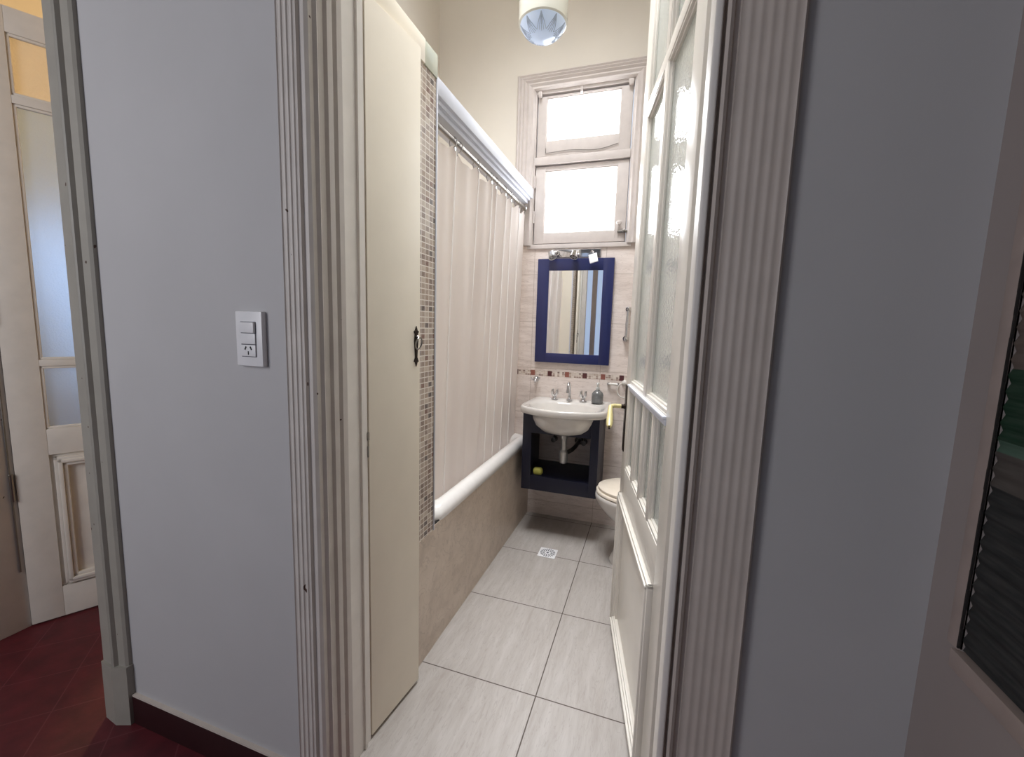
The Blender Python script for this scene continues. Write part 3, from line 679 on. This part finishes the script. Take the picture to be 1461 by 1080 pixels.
MB().lathe([(.018, 0), (.018, -.008), (.009, -.014), (.008, -.03)], (-.152, 2.781, .968), 16, 'y').build('ring_mount', M['ceramic'], tr)
MB().tube([(-.152 + .042 * math.sin(a), 2.752, .922 + .047 * math.cos(a)) for a in [2 * PI * i / 28 for i in range(28)]], .0042, 8, True).build('ring', M['ceramic'], tr)

# ------------------------------------------------------------------ toilet (faces the tub, tank on the right wall)
to = thing('toilet', (.05, 2.36, 0), 'white ceramic toilet with a closed cream lid, half hidden by the open door', 'toilet')
def el(cx, a, b, z, cy=2.36, n=48, p=1.0):
    return [(cx + a * math.cos(2 * PI * k / n), cy + b * math.sin(2 * PI * k / n), z) for k in range(n)]
rings = [el(.055, .210, .125, 0), el(.055, .212, .127, .012), el(.055, .195, .112, .05), el(.06, .170, .095, .12), el(.06, .165, .095, .18), el(.045, .185, .115, .235), el(.02, .222, .150, .29), el(.0, .243, .176, .34), el(-.005, .248, .184, .375), el(-.005, .246, .183, .392), el(-.005, .235, .172, .398)]
MB().loft(rings).build('bowl', M['ceramic'], to, angle=70)
MB().loft([el(-.005, .232, .172, .399), el(-.005, .243, .182, .402), el(-.005, .243, .182, .413), el(-.005, .236, .176, .417)]).build('seat', M['seat'], to, angle=60)
MB().loft([el(-.002, .226, .166, .4185), el(-.002, .236, .175, .422), el(-.002, .236, .175, .432), el(-.002, .222, .163, .438), el(-.002, .12, .09, .441)]).build('lid', M['seat'], to, angle=60)
MB().box(.235, .44, 2.17, 2.55, .38, .74, .025, 4).box(.228, .445, 2.16, 2.56, .74, .772, .01, 3).build('tank', M['ceramic'], to)
MB().box(.14, .26, 2.26, 2.46, .20, .40, .02, 3).build('tank_shelf', M['ceramic'], to)

# ------------------------------------------------------------------ floor drain
fd = thing('floor_drain', (-.497, 2.285, 0), 'square white floor drain with a round slotted grate in the tile floor', 'floor drain')
MB().box(-.549, -.447, 2.236, 2.336, 0, .004, .0015).build('plate', M['plastic'], fd)
m = MB()
for r, n in ((.038, 20), (.024, 12)):
    for k in range(n):
        a = 2 * PI * k / n; m.box(-.006, .006, -.0028, .0028, .0038, .0046, mat=Matrix.Translation((-.498 + r * math.cos(a), 2.286 + r * math.sin(a), 0)) @ Matrix.Rotation(a, 4, 'Z'))
m.lathe([(.007, .0038), (.007, .0046)], (-.498, 2.286, 0), 14)
m.build('slots', M['grey_gap'], fd)

# ------------------------------------------------------------------ pendant lamp
pl = thing('pendant_lamp', (-.505, 1.80, 2.43), 'white drum pendant lamp with a cut-glass bowl, hanging high in the bathroom', 'lamp')
LX, LY, LZ = -.503, 1.80, 2.508
MB().lathe([(.092, 0), (.098, .004), (.098, .19), (.090, .205), (.060, .222), (.030, .230)], (LX, LY, LZ), 48).build('drum_shade', M['opal'], pl)
MB().lathe([(.005, -.052), (.035, -.048), (.062, -.037), (.080, -.019), (.091, -.001), (.0925, .003)], (LX, LY, LZ), 48).build('glass_bowl', M['cut_glass'], pl, label='pale blue cut-glass bowl', angle=60)
m = MB()
bp = [(.091, -.001), (.080, -.019), (.062, -.037), (.035, -.048), (.005, -.052)]
def bowl_z(r):
    for (r0, z0), (r1, z1) in zip(bp[:-1], bp[1:]):
        if r1 <= r <= r0: return z0 + (z1 - z0) * (r0 - r) / (r0 - r1)
    return 0
for k in range(9):                                                             # cut fans spreading inward from the rim
    a0 = 2 * PI * k / 9
    for da in (-.34, -.17, 0, .17, .34):
        pts = []
        for u in (0, .25, .5, .75, 1):
            r = .0895 - .046 * u * (1 - abs(da) * .5); a = a0 + da * u
            pts.append((LX + r * math.cos(a), LY + r * math.sin(a), LZ + bowl_z(r) - .0006))
        m.tube(pts, [.0017, .0015, .0013, .0011, .0008], 6)
m.build('cut_pattern', M['cut_line'], pl)
MB().lathe([(.008, .228), (.008, CEIL - LZ - .005)], (LX, LY, LZ), 12).build('stem', M['steel'], pl)
MB().lathe([(.045, CEIL - LZ - .010), (.045, CEIL - LZ - .0005)], (LX, LY, LZ), 24).build('ceiling_rose', M['opal'], pl)

# ------------------------------------------------------------------ switches
def switch(loc, label, rz=0):
    s = thing('light_switch', loc, label, 'light switch', None, rz); LOCAL.add(s.name)
    boxes('switch_plate', M['plastic'], [(-.042, .042, -.014, 0, -.067, .067)], s, .003)
    boxes('switch_recess', M['grey_gap'], [(-.024, .024, -.0148, -.013, -.044, .042)], s)
    MB().box(-.0225, .0225, -.021, -.013, .015, .0405, .0015).build('rocker', M['plastic'], s)
    MB().box(-.0225, .0225, -.0168, -.013, -.0125, .0135, .0012).build('rocker', M['plastic'], s)
    so = MB().box(-.0225, .0225, -.0168, -.013, -.0425, -.0145, .0012).build('socket', M['plastic'], s)
    m = MB()
    for x, r in ((-.0085, .5), (.0085, -.5)): m.box(-.0018, .0018, -.0005, .0005, -.0045, .0045, mat=Matrix.Translation((x, -.0170, -.0225)) @ Matrix.Rotation(r, 4, 'Y'))
    m.box(-.0014, .0014, -.0175, -.0165, -.0385, -.030); m.build('socket_slots', M['black'], so)
    return s
switch((-.937, .80, 1.252), 'white wall plate with two rockers and a three-slot socket on the grey corridor wall')

# ------------------------------------------------------------------ blind and sill in the right corridor wall
bl = thing('roller_blind', (.455, .37, .868), 'dark slatted blind with a green band filling the opening in the corridor wall', 'blind')
slat = []
t = bmesh.new(); rows = []
NS = 56; zt = 2.03; zb = .868
for j in range(NS * 4 + 1):
    h = j / (NS * 4); z = zb + (zt - zb) * h; ph = (j % 4) / 4
    bx = .0022 * math.sin(2 * PI * ph); k = j // 4
    random.seed(k * 13 + (1 if ph == 0 else 0)); jag = random.uniform(0, .0012)
    y1 = BY1 - .001 - jag - (.0022 if ph == 0 else 0)
    rows.append([t.verts.new((RX + .0028 + bx, y, z)) for y in (BY0 + .004, .3, .5, y1 + .004)])
for a, b in zip(rows[:-1], rows[1:]):
    for i in range(3): t.faces.new((a[i], a[i + 1], b[i + 1], b[i]))
bmesh.ops.solidify(t, geom=t.faces[:], thickness=.0025)
MB().merge(t).build('slats', M['blind'], bl, angle=50)
MB().tube([(.458, BY0 + .005, 2.038), (.458, BY1 - .005, 2.038)], .011, 14).build('roller', M['sill_board'], bl)
boxes('trim_10', M['sill_board'], [(RX - .008, RX + .17, BY0 - .02, BY1 + .006, BZ0 - .028, BZ0)], kind=ST, bev=.003)
boxes('trim_11', M['sill_board'], [(RX - .004, RX + .004, BY1, BY1 + .022, BZ0, 2.06)], kind=ST, bev=.002)
m = MB()
for k in range(40):
    random.seed(k); z = BZ0 + .004 + k * .029; m.box(RX - .0043, RX - .001, BY1 - random.uniform(.0006, .0022), BY1 + random.uniform(.0001, .0010), z, z + .0296, .0003)
m.build('trim_12', M['putty'], None, kind=ST)
